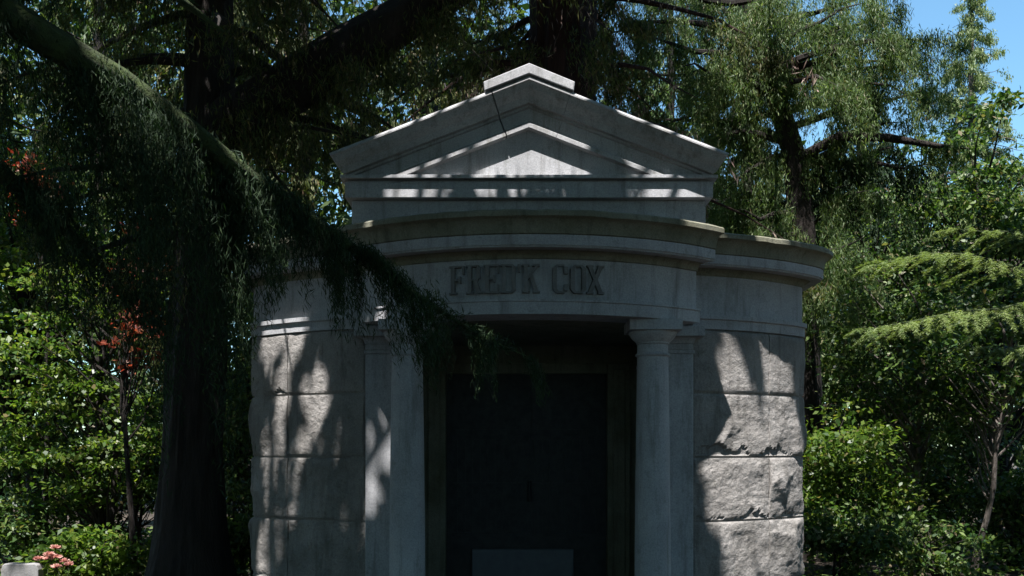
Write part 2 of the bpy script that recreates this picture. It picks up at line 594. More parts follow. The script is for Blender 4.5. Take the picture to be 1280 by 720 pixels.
for a, b in ((-1.0, -.78), (.78, 1.0)):
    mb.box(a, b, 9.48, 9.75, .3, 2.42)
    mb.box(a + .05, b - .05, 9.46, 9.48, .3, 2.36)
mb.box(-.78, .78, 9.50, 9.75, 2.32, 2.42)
fr = part(mb, 'door_frame', M['stained_shaded'], bevel=.008)
mb = MB()
mb.box(-.779, .779, 9.61, 9.67, .3, 2.32)
door = part(mb, 'door', M['bronze'])
mb = MB()
for x0, x1 in ((-.72, -.05), (.05, .72)):
    mb.box(x0, x1, 9.59, 9.61, 1.78, 2.26)
    for k in range(9):
        t = x0 + .04 + (x1 - x0 - .08) * k / 8
        mb.box(t - .010, t + .010, 9.585, 9.60, .78, 1.70)
    for z in (.76, 1.24, 1.70):
        mb.box(x0, x1, 9.575, 9.602, z - .02, z + .02)
part(mb, 'door_grille', M['bronze'], door)
mb = MB()
mb.box(-.53, .46, 9.55, 9.59, .33, .62)
part(mb, 'kick_panel', M['kick'], door, bevel=.01)
mb = MB()
mb.lathe([(0, 1.08), (.018, 1.08), (.018, 1.28), (0, 1.28)], .03, 9.57, 12)
part(mb, 'handle', M['bronze'], door)

# floor and bowed steps
for k, (o, z0, z1) in enumerate(((.1, .152, .30), (.45, .002, .15))):
    mb = MB()
    t = math.radians(48)
    arc = [((RB + o) * math.sin(a), YC - (RB + o) * math.cos(a)) for a in np.linspace(-t, t, 40)]
    pts = arc + [(1.3, 9.9), (-1.3, 9.9)]
    n = len(pts)
    mb.add([(x, y, z0) for x, y in pts] + [(x, y, z1) for x, y in pts], [tuple(range(n)), tuple(range(n, 2 * n))] + [(i, (i + 1) % n, n + (i + 1) % n, n + i) for i in range(n)])
    part(mb, 'step', M['stone'])

# pediment: raking cornice in three lengths with open joints
ZA, SL = 4.635, 0.387
RAKE = [(.0, 8.02), (.022, 8.0), (.035, 8.0), (.045, 8.015), (.09, 8.035), (.14, 8.075), (.175, 8.09), (.19, 8.095), (.195, 8.135), (.215, 8.135), (.222, 8.155), (.325, 8.158), (.333, 8.150), (.350, 8.122), (.385, 8.122), (.392, 8.23), (.30, 8.36), (.0, 8.36)]


def hw(d):
    return min(1.632 - .55 * d, (ZA - d - 3.858) / SL)


def zt(x, d):
    return ZA - SL * abs(x) - d


def rake_piece(xa, xb, mid=False):
    mb = MB()
    rows = []
    for f in ([xa, lambda d: 0.0, xb] if mid else [xa, xb]):
        rows.append([(f(d), y, zt(f(d), d)) for d, y in RAKE])
    mb.grid(rows, close_v=True, caps=True)
    return part(mb, 'raking_cornice', M['cornice'])


ped = None
rake_piece(lambda d: -hw(d), lambda d: -.316 + .33 * d)
rake_piece(lambda d: -.307 + .33 * d, lambda d: .339 - .3 * d, True)
rake_piece(lambda d: .342 - .3 * d, lambda d: hw(d))
mb = MB()
d = .34
mb.add([(-hw(d), 8.19, 3.857), (hw(d), 8.19, 3.857), (0, 8.19, zt(0, d)), (-hw(d), 8.5, 3.857), (hw(d), 8.5, 3.857), (0, 8.5, zt(0, d))],
       [(0, 1, 2), (3, 5, 4), (0, 3, 4, 1), (1, 4, 5, 2), (2, 5, 3, 0)])
part(mb, 'tympanum', M['stone'])
mb = MB()
mb.grid([[(-1.60, y, zt(1.60, .006)), (0, y, zt(0, .006)), (1.60, y, zt(1.6, .006)), (1.55, y, zt(1.6, .15)), (0, y, zt(0, .3)), (-1.55, y, zt(1.6, .15))] for y in (8.37, 11.25)], close_v=True, caps=True)
part(mb, 'gable_roof', M['cornice'])
mb = MB()
mb.grid([[(-.372, y, ZA + .084 - SL * .372), (0, y, ZA + .092), (.372, y, ZA + .084 - SL * .372), (.362, y, ZA + .004 - SL * .362), (0, y, ZA + .004), (-.362, y, ZA + .004 - SL * .362)] for y in (7.985, 11.3)], close_v=True, caps=True)
part(mb, 'ridge_cap', M['stone'], bevel=.008)

# ------------------------------------------------------------------ sunlit patches: gaps cut through the boughs along the sun's direction to place them
S_TO = np.array(SUN_TO)
SHAFTS = []


def shaft(px, py, D, r, share=1.0):
    SHAFTS.append((P(px, py, D), r, share))


for a in ((668, 212, 8.25, .11), (650, 222, 8.25, .07), (672, 190, 8.25, .07), 
          (500, 236, 8.2, .10), (520, 250, 8.2, .08), (515, 270, 8.3, .10), (866, 244, 8.2, .13), (850, 275, 8.3, .16), (800, 262, 8.3, .06),
          (575, 125, 8.05, .10), (540, 142, 8.05, .09), (520, 155, 8.05, .06), (640, 98, 8.0, .12), (680, 95, 8.0, .14), (610, 112, 8.0, .1), (712, 108, 8.0, .08), (870, 182, 8.05, .07), (835, 166, 8.05, .07),
          (600, 180, 8.12, .06), (640, 163, 8.12, .06), (672, 156, 8.12, .06), (510, 216, 8.12, .08), (545, 203, 8.12, .04), (800, 225, 8.15, .06),
          (925, 530, 8.2, .12), (905, 600, 8.1, .15), (945, 605, 8.2, .18), (990, 600, 8.5, .18), (985, 545, 8.5, .06), (920, 668, 8.1, .10), (985, 665, 8.5, .12), (950, 690, 8.3, .05), 
          (375, 406, 8.3, .09), (345, 440, 8.5, .07), (395, 520, 8.2, .07), (430, 585, 8.05, .06), (458, 570, 7.95, .05), (465, 610, 7.95, .02), (345, 600, 8.5, .05), (335, 690, 8.5, .07), (360, 520, 8.4, .03), (350, 470, 8.5, .35, .35), (400, 520, 8.2, .35, .35), (350, 600, 8.5, .35, .5), (440, 600, 8.0, .15, .9), (340, 680, 8.5, .3, .5), (950, 660, 8.2, .3, .7),
          (370, 292, 8.2, .11), (395, 290, 8.1, .06), (470, 405, 7.6, .05), (960, 300, 8.0, .08),
          (1090, 345, 10.2, .35), (1160, 345, 10.5, .45), (1230, 345, 11, .45), (1090, 395, 10, .35), (1170, 390, 10.3, .45), (1250, 395, 10.6, .45), (1090, 470, 12, .3), (1050, 560, 12, .3), (175, 300, 10.9, .35), (178, 370, 10.9, .3), (170, 430, 10.9, .3), (44, 215, 12.4, .4), (68, 695, 10, .2), (120, 690, 10.8, .3), (150, 520, 11.5, .4), (90, 440, 11.5, .4), (180, 600, 11.5, .3), (170, 115, 3.93, .12), (205, 140, 3.98, .12), (235, 160, 4.04, .14), (262, 182, 4.1, .12), (290, 205, 4.2, .1), (40, 30, 3.6, .12), (20, 10, 3.6, .15), (520, 480, 5.2, .05), (610, 455, 5.4, .06)):
    shaft(*a)


def lit_gap(C, soft=0.25):
    """True for leaf centres that stand in one of the gaps"""
    C = np.asarray(C)
    out = np.zeros(len(C), bool)
    jit = 1 - soft * rng.random(len(C))
    for p, r, share in SHAFTS:
        v = C - p
        t = v @ S_TO
        d2 = (v * v).sum(1) - t * t
        out |= (t > 0.25) & (d2 < (r * jit * 1.15 + .09) ** 2) & (rng.random(len(C)) < share)
    return out


# ------------------------------------------------------------------ foliage
def unit(v):
    return v / np.maximum(np.linalg.norm(v, axis=-1, keepdims=True), 1e-9)


def leaf_quads(C, D, U, L, W, fold=0.15):
    D = unit(D)
    Sd = unit(np.cross(D, U))
    N = np.cross(Sd, D)
    L = np.asarray(L).reshape(-1, 1)
    W = np.asarray(W).reshape(-1, 1)
    return np.stack([C - D * L * .5, C + Sd * W * .5 + N * W * fold - D * L * .08, C + D * L * .5, C - Sd * W * .5 + N * W * fold - D * L * .08], axis=1)


def rnd(n):
    return unit(rng.normal(size=(n, 3)))


def tube(mb, pts, rad, n=8, rough=0.0, seed=0.0):
    pts = [np.asarray(p, float) for p in pts]
    rows = []
    for i, p in enumerate(pts):
        d = unit(pts[min(i + 1, len(pts) - 1)] - pts[max(i - 1, 0)])
        a = np.cross(d, (0.31, 0.95, 0.05))
        a = unit(a)
        b = np.cross(d, a)
        r = []
        for k in range(n):
            t = 2 * math.pi * k / n
            rr = rad[i]
            if rough:
                rr *= 1 + rough * mnoise.noise(Vector((math.cos(t) * 2.2 + seed, math.sin(t) * 2.2, p[2] * .8 + p[0] + i * .05)))
            r.append(p + a * math.cos(t) * rr + b * math.sin(t) * rr)
        rows.append(r)
    mb.grid(rows, close_v=True, caps=True)


def trunk_tube(mb, pts, rad, n=56, rings=46, rough=.12, furrow=.14, seed=0.0):
    t = np.linspace(0, 1, rings) ** 1.25
    q = polyline(pts, t)
    cum = np.concatenate([[0], np.cumsum(np.linalg.norm(np.diff(np.asarray(pts), axis=0), axis=1))])
    rr = np.interp(t * cum[-1], cum, rad)
    rows = []
    for i, p in enumerate(q):
        r = []
        for k in range(n):
            a = 2 * math.pi * k / n
            c, d = math.cos(a), math.sin(a)
            z = p[2]
            w = 1 + rough * mnoise.noise(Vector((c * 1.6 + seed, d * 1.6, z * .5)))
            ridge = abs(mnoise.noise(Vector((c * 6 + seed, d * 6, z * .55)))) + .5 * abs(mnoise.noise(Vector((c * 13, d * 13 + seed, z * 1.3))))
            flare = .35 * max(0, 1 - z / .7) * max(0, mnoise.noise(Vector((c * 2 + seed, d * 2, 9))))
            w += furrow * (1.4 * ridge - .35) + flare
            r.append((p[0] + c * rr[i] * w, p[1] + d * rr[i] * w, z))
        rows.append(r)
    mb.grid(rows, close_v=True, caps=True)


def bend(p0, p1, n, sag=0.0, wob=0.0):
    p0, p1 = np.asarray(p0, float), np.asarray(p1, float)
    out = []
    w = rng.normal(size=3) * wob
    for k in range(n):
        t = k / (n - 1)
        out.append(p0 + (p1 - p0) * t + np.array((0, 0, -sag)) * t * t + w * math.sin(t * math.pi) + rng.normal(size=3) * wob * .25 * (0 < k < n - 1))
    return out


def polyline(pts, t):
    """points at fractions t along the polyline"""
    pts = np.asarray(pts)
    seg = np.linalg.norm(np.diff(pts, axis=0), axis=1)
    cum = np.concatenate([[0], np.cumsum(seg)])
    s = np.asarray(t) * cum[-1]
    return np.stack([np.interp(s, cum, pts[:, k]) for k in range(3)], axis=1)


def strands(pts, count, length, per, L, W, spread=.05, out=.25, t0=0.05, t1=1.0, side=.25):
    """weeping sprays that hang from a bough: returns quads"""
    ncl = max(3, count // 10)
    tc = rng.random(ncl)
    ci = rng.integers(0, ncl, count)
    t = t0 + (t1 - t0) * np.clip(tc[ci] + rng.normal(size=count) * .022, 0, 1)
    S0 = polyline(pts, t)
    ln = length * (.45 + .75 * rng.random(ncl))[ci] * (.35 + .65 * rng.random(count)) * (1.0 - .45 * t ** 2)
    ax = unit(np.asarray(pts[-1]) - np.asarray(pts[0]))
    lat = (rng.normal(size=(ncl, 3))[ci] * .85 + rng.normal(size=(count, 3)) * .4) * side
    lat[:, 2] *= .25
    k = np.tile(np.linspace(0.02, 1, per), (count, 1)) + rng.random((count, per)) * .06
    hang = np.array((0, 0, -1.0))
    # leaves the bough sideways, then turns down
    C = S0[:, None, :] + lat[:, None, :] * np.sqrt(k)[:, :, None] * .9 + (ax * out)[None, None, :] * (np.sqrt(k) * ln[:, None])[:, :, None] + hang * (k ** 1.25 * ln[:, None])[:, :, None]
    C = C + rng.normal(size=C.shape) * spread * (1.0 - .5 * k)[:, :, None]
    D = hang + ax * out * .8 + rng.normal(size=C.shape) * .45
    n = count * per
    C, D = C.reshape(-1, 3), D.reshape(-1, 3)
    return leaf_quads(C, D, rnd(n), L * (.6 + .8 * rng.random(n)), W * (.6 + .8 * rng.random(n)), .1)


def flat_spray(pts, count, length, per, L, W, droop=.25):
    """feathered fir fans: separate side twigs on both sides of a bough, tips drooping"""
    t = .08 + .92 * (np.arange(count) + rng.random(count) * .7) / count
    S0 = polyline(pts, t)
    ax = unit(np.asarray(pts[-1]) - np.asarray(pts[0]))
    sd = unit(np.cross(ax, (0, 0, 1)))
    sgn = np.where(np.arange(count) % 2 == 0, 1, -1)
    ln = length * (1.1 - .75 * t) * (.65 + .5 * rng.random(count))
    d = unit(sd[None] * sgn[:, None] + ax[None] * .95 + np.array((0, 0, -.12)) + rng.normal(size=(count, 3)) * np.array((.16, .16, .14)))
    pp = unit(np.cross(d, (0, 0, 1.0)))
    k = rng.random((count, per)) ** .8
    off = rng.normal(size=(count, per)) * .055 * (1.05 - k) * (ln[:, None] / .6)
    C = S0[:, None] + d[:, None] * (k * ln[:, None])[:, :, None] + np.array((0, 0, -1.0)) * (droop * k ** 2.2 * ln[:, None])[:, :, None]
    C = C + pp[:, None] * off[:, :, None] + np.array((0, 0, -.5)) * np.abs(off)[:, :, None] + rng.normal(size=C.shape) * .01
    D = d[:, None] + pp[:, None] * np.sign(off)[:, :, None] * .8 + np.array((0, 0, -droop * .6)) + rng.normal(size=C.shape) * .25
    n = count * per
    U = np.array((0, 0, 1.0)) + rng.normal(size=(n, 3)) * .3
    return leaf_quads(C.reshape(-1, 3), D.reshape(-1, 3), U, L * (.6 + .7 * rng.random(n)), W * (.6 + .7 * rng.random(n)), .1)


def clumps(cents, rad, per, L, W, flat=.5, upright=.9):
    n = len(cents) * per
    C = np.repeat(np.asarray(cents), per, axis=0)
    R = np.repeat(np.asarray(rad), per)[:, None]
    off = rng.normal(size=(n, 3)) * .55
    off[:, 2] *= flat
    C = C + off * R
    U = np.array((0, 0, 1.0)) * upright + rng.normal(size=(n, 3)) * .6 + np.array((0, -.25, 0))
    D = off + rng.normal(size=(n, 3)) * .7
    D[:, 2] -= .25
    return leaf_quads(C, D, U, L * (.55 + .8 * rng.random(n)), W * (.55 + .8 * rng.random(n)), .18)


def finish_tree(name, label, base, trunk_mb, quads, bark, leaf, cat='tree', group=None, cut=False, extra=None):
    root = thing(name, label, cat, tuple(base), group)
    if trunk_mb is not None:
        trunk_mb.build('trunk', bark, root, 50, 0, tuple(base))
    V = np.concatenate(quads) if isinstance(quads, list) else quads
    if cut:
        V = V[~lit_gap(V.mean(1))]
    me = quads_mesh('crown', V - np.asarray(base)[None, None, :])
    link('crown', me, leaf, root)
    if extra is not None:
        for nm, mt, EV in extra:
            link(nm, quads_mesh(nm, EV - np.asarray(base)[None, None, :]), mt, root)
    return root


def weeping_conifer(name, label, base, h, r0, rad, z0, z1, nlimb, per_limb, ln, leafL, leafW, bark, leaf, per=20, lean=(0, 0), cat='tree', droop=.5, taper=1.0, cut=False, limb_r=.05, side=.25, group=None, dirs=None):
    base = np.asarray(base, float)
    mb = MB()
    top = base + np.array((lean[0], lean[1], h))
    sp = bend(base - np.array((0, 0, .1)), top, 10, 0, r0 * .25)
    rad_t = [r0 * (1.35 if k == 0 else 1.0) * (1 - .9 * k / 9) + .015 for k in range(10)]
    tube(mb, sp, rad_t, 14, .18, base[0])
    Q = []
    for i in range(nlimb):
        f = (i + rng.random()) / nlimb
        z = z0 + (z1 - z0) * f
        s = polyline(sp, [min(.98, z / h)])[0]
        a = rng.uniform(0, 2 * math.pi) if dirs is None else rng.uniform(*dirs)
        R = rad * (1 - f * .85) ** taper * rng.uniform(.6, 1.1)
        R = max(R, .25)
        e = s + np.array((math.cos(a) * R, math.sin(a) * R, rng.uniform(-.05, .25) * R))
        lp = bend(s, e, 7, R * droop * rng.uniform(.4, 1.1), R * .06)
        lr = limb_r * (1 - .7 * f) * R / rad
        tube(mb, lp, [lr * (1 - .85 * k / 6) + .004 for k in range(7)], 6)
        c = max(4, int(per_limb * R / rad))
        Q.append(strands(lp, c, ln * (.5 + .5 * R / rad), per, leafL, leafW, .05, .25, .12, 1.0, side))
    return finish_tree(name, label, base, mb, Q, bark, leaf, cat, group, cut)


def broadleaf(name, label, base, h, rx, ry, z0, nclump, per, crad, L, W, leaf, bark, r0=.05, flat=.45, stems=1, cat='tree', upright=.9, group=None, extra=None):
    base = np.asarray(base, float)
    mb = MB()
    cz, rz = (h + z0) / 2, (h - z0) / 2
    u = rnd(nclump) * (rng.random((nclump, 1)) ** (1 / 2.4))
    cents = base + np.array((0, 0, cz)) + u * np.array((rx, ry, rz))
    axes = []
    for s in range(stems):
        e = base + np.array((rng.normal() * rx * .25, rng.normal() * ry * .25, z0 + (h - z0) * .75))
        b = base + np.array((rng.normal() * .12 * (stems > 1), rng.normal() * .1 * (stems > 1), -.05))
        lp = bend(b, e, 9, 0, .06 * h / 3)
        axes.append(lp)
        tube(mb, lp, [r0 * (1.25 if k == 0 else 1) * (1 - .75 * k / 8) for k in range(9)], 9, .12, b[0])
    for c in cents:
        ax = axes[rng.integers(len(axes))]
        t = np.clip((c[2] - base[2]) / max(.1, ax[-1][2] - base[2]) - .25, .12, .95)
        s = polyline(ax, [t])[0]
        tube(mb, bend(s, c, 5, -.05, .04), [r0 * .35, r0 * .28, r0 * .2, r0 * .13, .003], 5)
    V = clumps(cents, crad * (.6 + .8 * rng.random(nclump)), per, L, W, flat, upright)
    V = V[V.mean(1)[:, 2] > .03]
    return finish_tree(name, label, base, mb, V, bark, leaf, cat, group, False, extra)


# ------------------------------------------------------------------ ground
nx = 90
xs = np.concatenate([np.linspace(-300, -26, 10), np.linspace(-24, 24, 70), np.linspace(26, 300, 10)])
ys = np.concatenate([np.linspace(-200, -12, 8), np.linspace(-10, 40, 70), np.linspace(44, 400, 10)])
rows = []
for x in xs:
    r = []
    for y in ys:
        far = max(0, min(1, (math.hypot(x, y - 9) - 3.8) / 3))
        z = far * (.10 * mnoise.fractal(Vector((x * .3, y * .3, 2)), 1, 2, 4)) if abs(x) < 25 and -11 < y < 42 else 0
        r.append((x, y, z))
    rows.append(r)
mb = MB()
mb.grid(rows)
g = mb.build('ground', M['soil'], None, 60)
g['kind'] = 'structure'

# ------------------------------------------------------------------ the tree whose boughs hang in front, trunk just left of the view
base = np.array((-4.3, 2.6, 0.0))
mb = MB()
sp = [base + np.array((0, 0, -.1)), base + np.array((.02, 0, 1)), base + np.array((.05, .05, 4)), base + np.array((.15, .1, 8)), base + np.array((.3, .2, 12)), base + np.array((.3, .3, 16))]
tube(mb, sp, [.52, .42, .36, .27, .16, .05], 18, .15)
Q = []
EB = MB()
main = [polyline(sp, [.215])[0], P(-60, -20, 3.4), P(60, 52, 3.7), P(150, 102, 3.9), P(240, 165, 4.05), P(320, 228, 4.25), P(420, 295, 4.6), P(520, 368, 5.0), P(600, 420, 5.25), P(660, 446, 5.4)]
tube(EB, main, [.10, .075, .062, .055, .047, .038, .026, .016, .008, .003], 9, .25)
low = [polyline(sp, [.17])[0], P(-70, 175, 3.3), P(0, 215, 3.5), P(60, 268, 3.7), P(120, 320, 3.9), P(170, 400, 4.0)]
tube(EB, low, [.06, .04, .03, .024, .014, .004], 8, .2)
upper = [polyline(sp, [.26])[0], P(-40, -120, 3.5), P(80, -70, 3.7), P(200, -20, 4.0), P(280, 40, 4.2)]
tube(EB, upper, [.07, .05, .04, .025, .006], 8, .2)
NL, NW = .042, .0042
FQ = []
FQ.append(strands(main, 230, .6, 90, NL, NW, .022, .22, .10, .86, .15))
FQ.append(strands(main[2:5], 110, 1.3, 130, NL, NW, .024, .10, 0, 1, .14))
FQ.append(strands(main[3:6], 90, 1.55, 150, NL, NW, .024, .06, .1, 1, .14))
FQ.append(strands(main[4:7], 80, .95, 130, NL, NW, .024, .12, 0, 1, .12))
FQ.append(strands(main[6:], 120, .42, 70, NL, NW, .018, .35, 0, 1, .10))
FQ.append(strands(low, 120, .55, 80, NL, NW, .022, .2, .2, 1, .12))
FQ.append(strands(upper, 150, 1.0, 110, NL, NW, .022, .15, .15, 1, .16))
# short needles that sit on the bough itself
for bgh, cnt in ((main, 5200), (low, 1500), (upper, 1500)):
    t = rng.random(cnt) * .98
    C = polyline(bgh, t) + rng.normal(size=(cnt, 3)) * .026
    FQ.append(leaf_quads(C, rnd(cnt) + np.array((0, 0, .15)), rnd(cnt), .045 * (.6 + rng.random(cnt)), .007 * np.ones(cnt), .1))
# overhanging boughs high above the tomb: the canopy that shades it
CQ = []
for i in range(60):
    t = .5 + .34 * rng.random()
    s = polyline(sp, [t])[0]
    e = np.array((rng.uniform(-5.2, 2.6), rng.uniform(-5.0, 8.0), rng.uniform(7.3, 9.6)))
    lp = bend(s, e, 7, .1, .12)
    tube(mb, lp, [.07, .06, .05, .04, .03, .02, .006], 6)
nc = 2300
cents = np.stack([rng.uniform(-6, 3.0, nc), rng.uniform(-6, 8.2, nc), rng.uniform(7.2, 9.8, nc)], axis=1)
V = clumps(cents, .42 + .3 * rng.random(nc), 26, .26, .10, .35, 1.2)
c2 = np.stack([rng.uniform(-5.0, -2.0, 420), rng.uniform(2.6, 6.4, 420), rng.uniform(7.2, 9.6, 420)], axis=1)
V = np.concatenate([V, clumps(c2, .42 + .3 * rng.random(420), 26, .26, .10, .35, 1.2)])
c2 = np.stack([rng.uniform(-2.4, .5, 300), rng.uniform(3.4, 6.1, 300), rng.uniform(7.2, 9.6, 300)], axis=1)
V = np.concatenate([V, clumps(c2, .42 + .3 * rng.random(300), 26, .26, .10, .35, 1.2)])
V = V[~lit_gap(V.mean(1))]
root = thing('overhanging_conifer', 'dark conifer whose mossy drooping boughs hang across the upper left in front of the tomb', 'tree', tuple(base))
mb.build('trunk', M['bark'], root, 50, 0, tuple(base))
EB.build('bough', M['moss'], root, 60, 0, tuple(base))
FV = np.concatenate(FQ)
FV = FV[~lit_gap(FV.mean(1), .6)]
link('hanging_sprays', quads_mesh('hanging_sprays', FV - base[None, None]), M['fir_dark'], root)
link('crown', quads_mesh('crown', V - base[None, None]), M['fir_dark'], root)

# ------------------------------------------------------------------ big dark trunk left of the tomb, with its limb rising to the right
base = np.array((-3.12, 9.1, 0.0))
mb = MB()
sp = [base + np.array(q) for q in ((0, 0, -.1), (0, 0, .25), (0, 0, .8), (.02, 0, 1.6), (.05, .05, 2.6), (.1, .1, 3.6), (.12, .2, 5.0), (.1, .3, 7), (.1, .4, 9.5), (.1, .5, 12))]
trunk_tube(mb, sp, [.60, .44, .33, .27, .25, .235, .22, .19, .13, .04], seed=3)
limb = [P(262, 190, 9.3), P(300, 150, 9.2), P(360, 110, 9.1), P(430, 70, 9.0), P(520, 15, 9.0), P(640, -60, 9.1), P(760, -130, 9.3)]
tube(mb, limb, [.26, .25, .24, .22, .19, .14, .08], 16, .2)
Q = [strands(limb[:5], 220, .8, 50, .075, .0105, .06, .1, 0, 1, .42), strands(limb[1:], 320, 1.0, 50, .075, .0105, .06, .1, 0, 1, .3)]
for i in range(84):
    z = 3.4 + 8.4 * ((i + rng.random()) / 84) ** .8
    s = polyline(sp, [min(.97, z / 12)])[0]
    a = rng.uniform(0, 2 * math.pi)
    R = rng.uniform(1.4, 3.6) * (1 - .35 * (z - 3.4) / 8.6)
    e = s + np.array((math.cos(a) * R, math.sin(a) * R * .8, .1 * R))
    if z < 4.6 and e[0] > -2.6 and e[1] < 11.4:
        continue
    lp = bend(s, e, 7, R * .4, .1)
    tube(mb, lp, [.05, .045, .04, .03, .02, .012, .004], 6)
    Q.append(strands(lp, 40, 1.0, 56, .075, .0105, .06, .15, .1, 1, .3))
c2 = np.stack([rng.uniform(-9.5, -3.0, 270), rng.uniform(10.4, 13.2, 270), rng.uniform(8.8, 11.0, 270)], axis=1)  # unseen clumps added high up to shade the plants behind
for c in c2[::9]:
    tube(mb, bend(polyline(sp, [.72])[0], c, 6, .1, .1), [.06, .05, .04, .03, .02, .005], 6)
Q.append(clumps(c2, .42 + .3 * rng.random(270), 34, .24, .10, .4, 1.0))
finish_tree('big_conifer', 'big old conifer with thick black flared trunk left of the tomb and heavy limb', base, mb, Q, M['bark'], M['redwood'], cut=True)

# ------------------------------------------------------------------ giant straight trunk right behind the pediment
base = np.array(tuple(P(703, 0, 13.2)[:2]) + (0.0,))
mb = MB()
sp = [base + np.array((0, 0, z)) for z in (-.1, .5, 2, 4, 6, 8, 10, 13, 16)]
trunk_tube(mb, sp, [.85, .62, .5, .46, .44, .42, .38, .3, .1], seed=8)
Q, DQ = [], []
for i in range(84):
    z = 4.2 + 10 * ((i + rng.random()) / 84)
    s = polyline(sp, [min(.97, z / 16)])[0]
    a = rng.uniform(0, 2 * math.pi)
    R = rng.uniform(1.2, 3.0)
    if math.cos(a) < .2 or rng.random() < .35:
        pass
    e = s + np.array((math.cos(a) * R, math.sin(a) * R, .1 * R))
    if -.5 < e[0] - base[0] < .5 and e[1] < base[1] and z < 6.3:
        continue
    lp = bend(s, e, 7, R * .45, .1)
    tube(mb, lp, [.05, .045, .04, .03, .02, .012, .004], 6)
    Q.append(strands(lp, 36, .9, 60, .08, .016, .055, .15, .1, 1, .3))
    if z < 8:
        DQ.append(strands(lp, 6, .8, 16, .13, .016, .05, .1, .2, 1, .3))
c2 = np.stack([rng.uniform(-2.6, 1.9, 260), rng.uniform(9.6, 12.2, 260), rng.uniform(8.4, 10.4, 260)], axis=1)  # unseen clumps added overhead to darken this trunk
for c in c2[::8]:
    tube(mb, bend(polyline(sp, [.62])[0], c, 6, .1, .1), [.06, .05, .04, .03, .02, .005], 6)
Q.append(clumps(c2, .42 + .3 * rng.random(260), 34, .24, .10, .4, 1.0))
finish_tree('giant_conifer', 'giant straight red-brown trunk rising right behind the peak of the pediment', base, mb, Q, M['redbark'], M['redwood'], cut=True, extra=[('dead_sprays', M['dead'], np.concatenate(DQ))])

# ------------------------------------------------------------------ weeping conifer right of the pediment, leaning dark trunk
base = np.array(tuple(P(1012, 0, 14)[:2]) + (0.0,))
mb = MB()
sp = [base + np.array((0, 0, -.1)), P(1010, 560, 14), P(1004, 400, 14), P(1002, 280, 14), P(992, 190, 14.1), P(960, 90, 14.2), P(935, -20, 14.3), P(930, -140, 14.4), P(930, -300, 14.4)]
tube(mb, sp, [.3, .23, .2, .18, .16, .13, .10, .07, .02], 14, .2)
Q = []
arm = [P(996, 200, 14.1), P(1050, 170, 13.6), P(1110, 172, 13.2), P(1170, 182, 12.9), P(1210, 186, 12.8)]
tube(mb, arm, [.08, .07, .055, .035, .008], 8, .2)
Q.append(strands(arm, 60, .45, 40, .075, .015, .045, .1, .1, 1, .2))
boughs = [((975, 130), (850, 60), 12.9), ((960, 90), (800, 10), 13), ((950, 60), (1080, -20), 13), ((990, 180), (880, 150), 13.2), ((965, 100), (1110, 20), 12.6), ((940, 0), (760, -60), 13.5), ((940, -20), (1120, -70), 13.2),
          ((960, 90), (1140, 60), 14), ((945, 40), (860, -40), 14.5), ((992, 190), (905, 215), 13.5), ((935, -60), (1010, -100), 12.5), ((970, 120), (1060, 90), 13.0), ((955, 70), (780, 70), 14.6), ((940, 10), (960, -30), 12.2), ((1004, 340), (1075, 275), 13.0), ((1004, 380), (1035, 310), 12.6), ((1003, 360), (1110, 330), 13.4), ((1004, 300), (965, 270), 13.2), ((1000, 260), (900, 240), 13.6), ((1000, 250), (1085, 215), 13.4), ((995, 220), (1130, 130), 13.8), ((985, 160), (1160, 90), 14.6), ((960, 90), (1165, 30), 13.2), ((970, 110), (820, 140), 14.3), ((950, 50), (750, 20), 13.6), ((975, 140), (790, 120), 15.0), ((955, 70), (1148, 50), 13.6), ((960, 90), (1150, 105), 13.0), ((945, 20), (1130, -10), 13.3), ((945, 30), (1110, -40), 14.2)]
for (a, b, D) in boughs:
    lp = bend(P(a[0], a[1], 14.1), P(b[0], b[1], D), 7, .25, .12)
    tube(mb, lp, [.06, .05, .045, .035, .025, .014, .004], 6)
    Q.append(strands(lp, 70, 1.35, 84, .075, .0105, .06, .12, .12, 1, .28))
IQ = []
for (a, b, D) in (((1000, 300), (1075, 240), 14.3), ((998, 250), (930, 230), 14.4), ((996, 230), (1120, 170), 14.3), ((990, 180), (900, 150), 14.6), ((980, 140), (1090, 110), 14.6), ((965, 100), (880, 60), 14.6), ((960, 90), (1060, 20), 14.7), ((1000, 330), (1060, 320), 14.2), ((996, 200), (1170, 190), 13.4)):
    lp = bend(P(a[0], a[1], 14.1), P(b[0], b[1], D), 7, .15, .1)
    tube(mb, lp, [.07, .06, .055, .045, .03, .018, .005], 6)
    IQ.append(strands(lp, 60, .75, 44, .08, .02, .06, .1, .05, 1, .3))
finish_tree('weeping_conifer', 'weeping conifer with a dark leaning trunk and grey-green curtains right of the pediment', base, mb, Q, M['bark'], M['deodar'], extra=[('inner_sprays', M['fir_dark'], np.concatenate(IQ))])

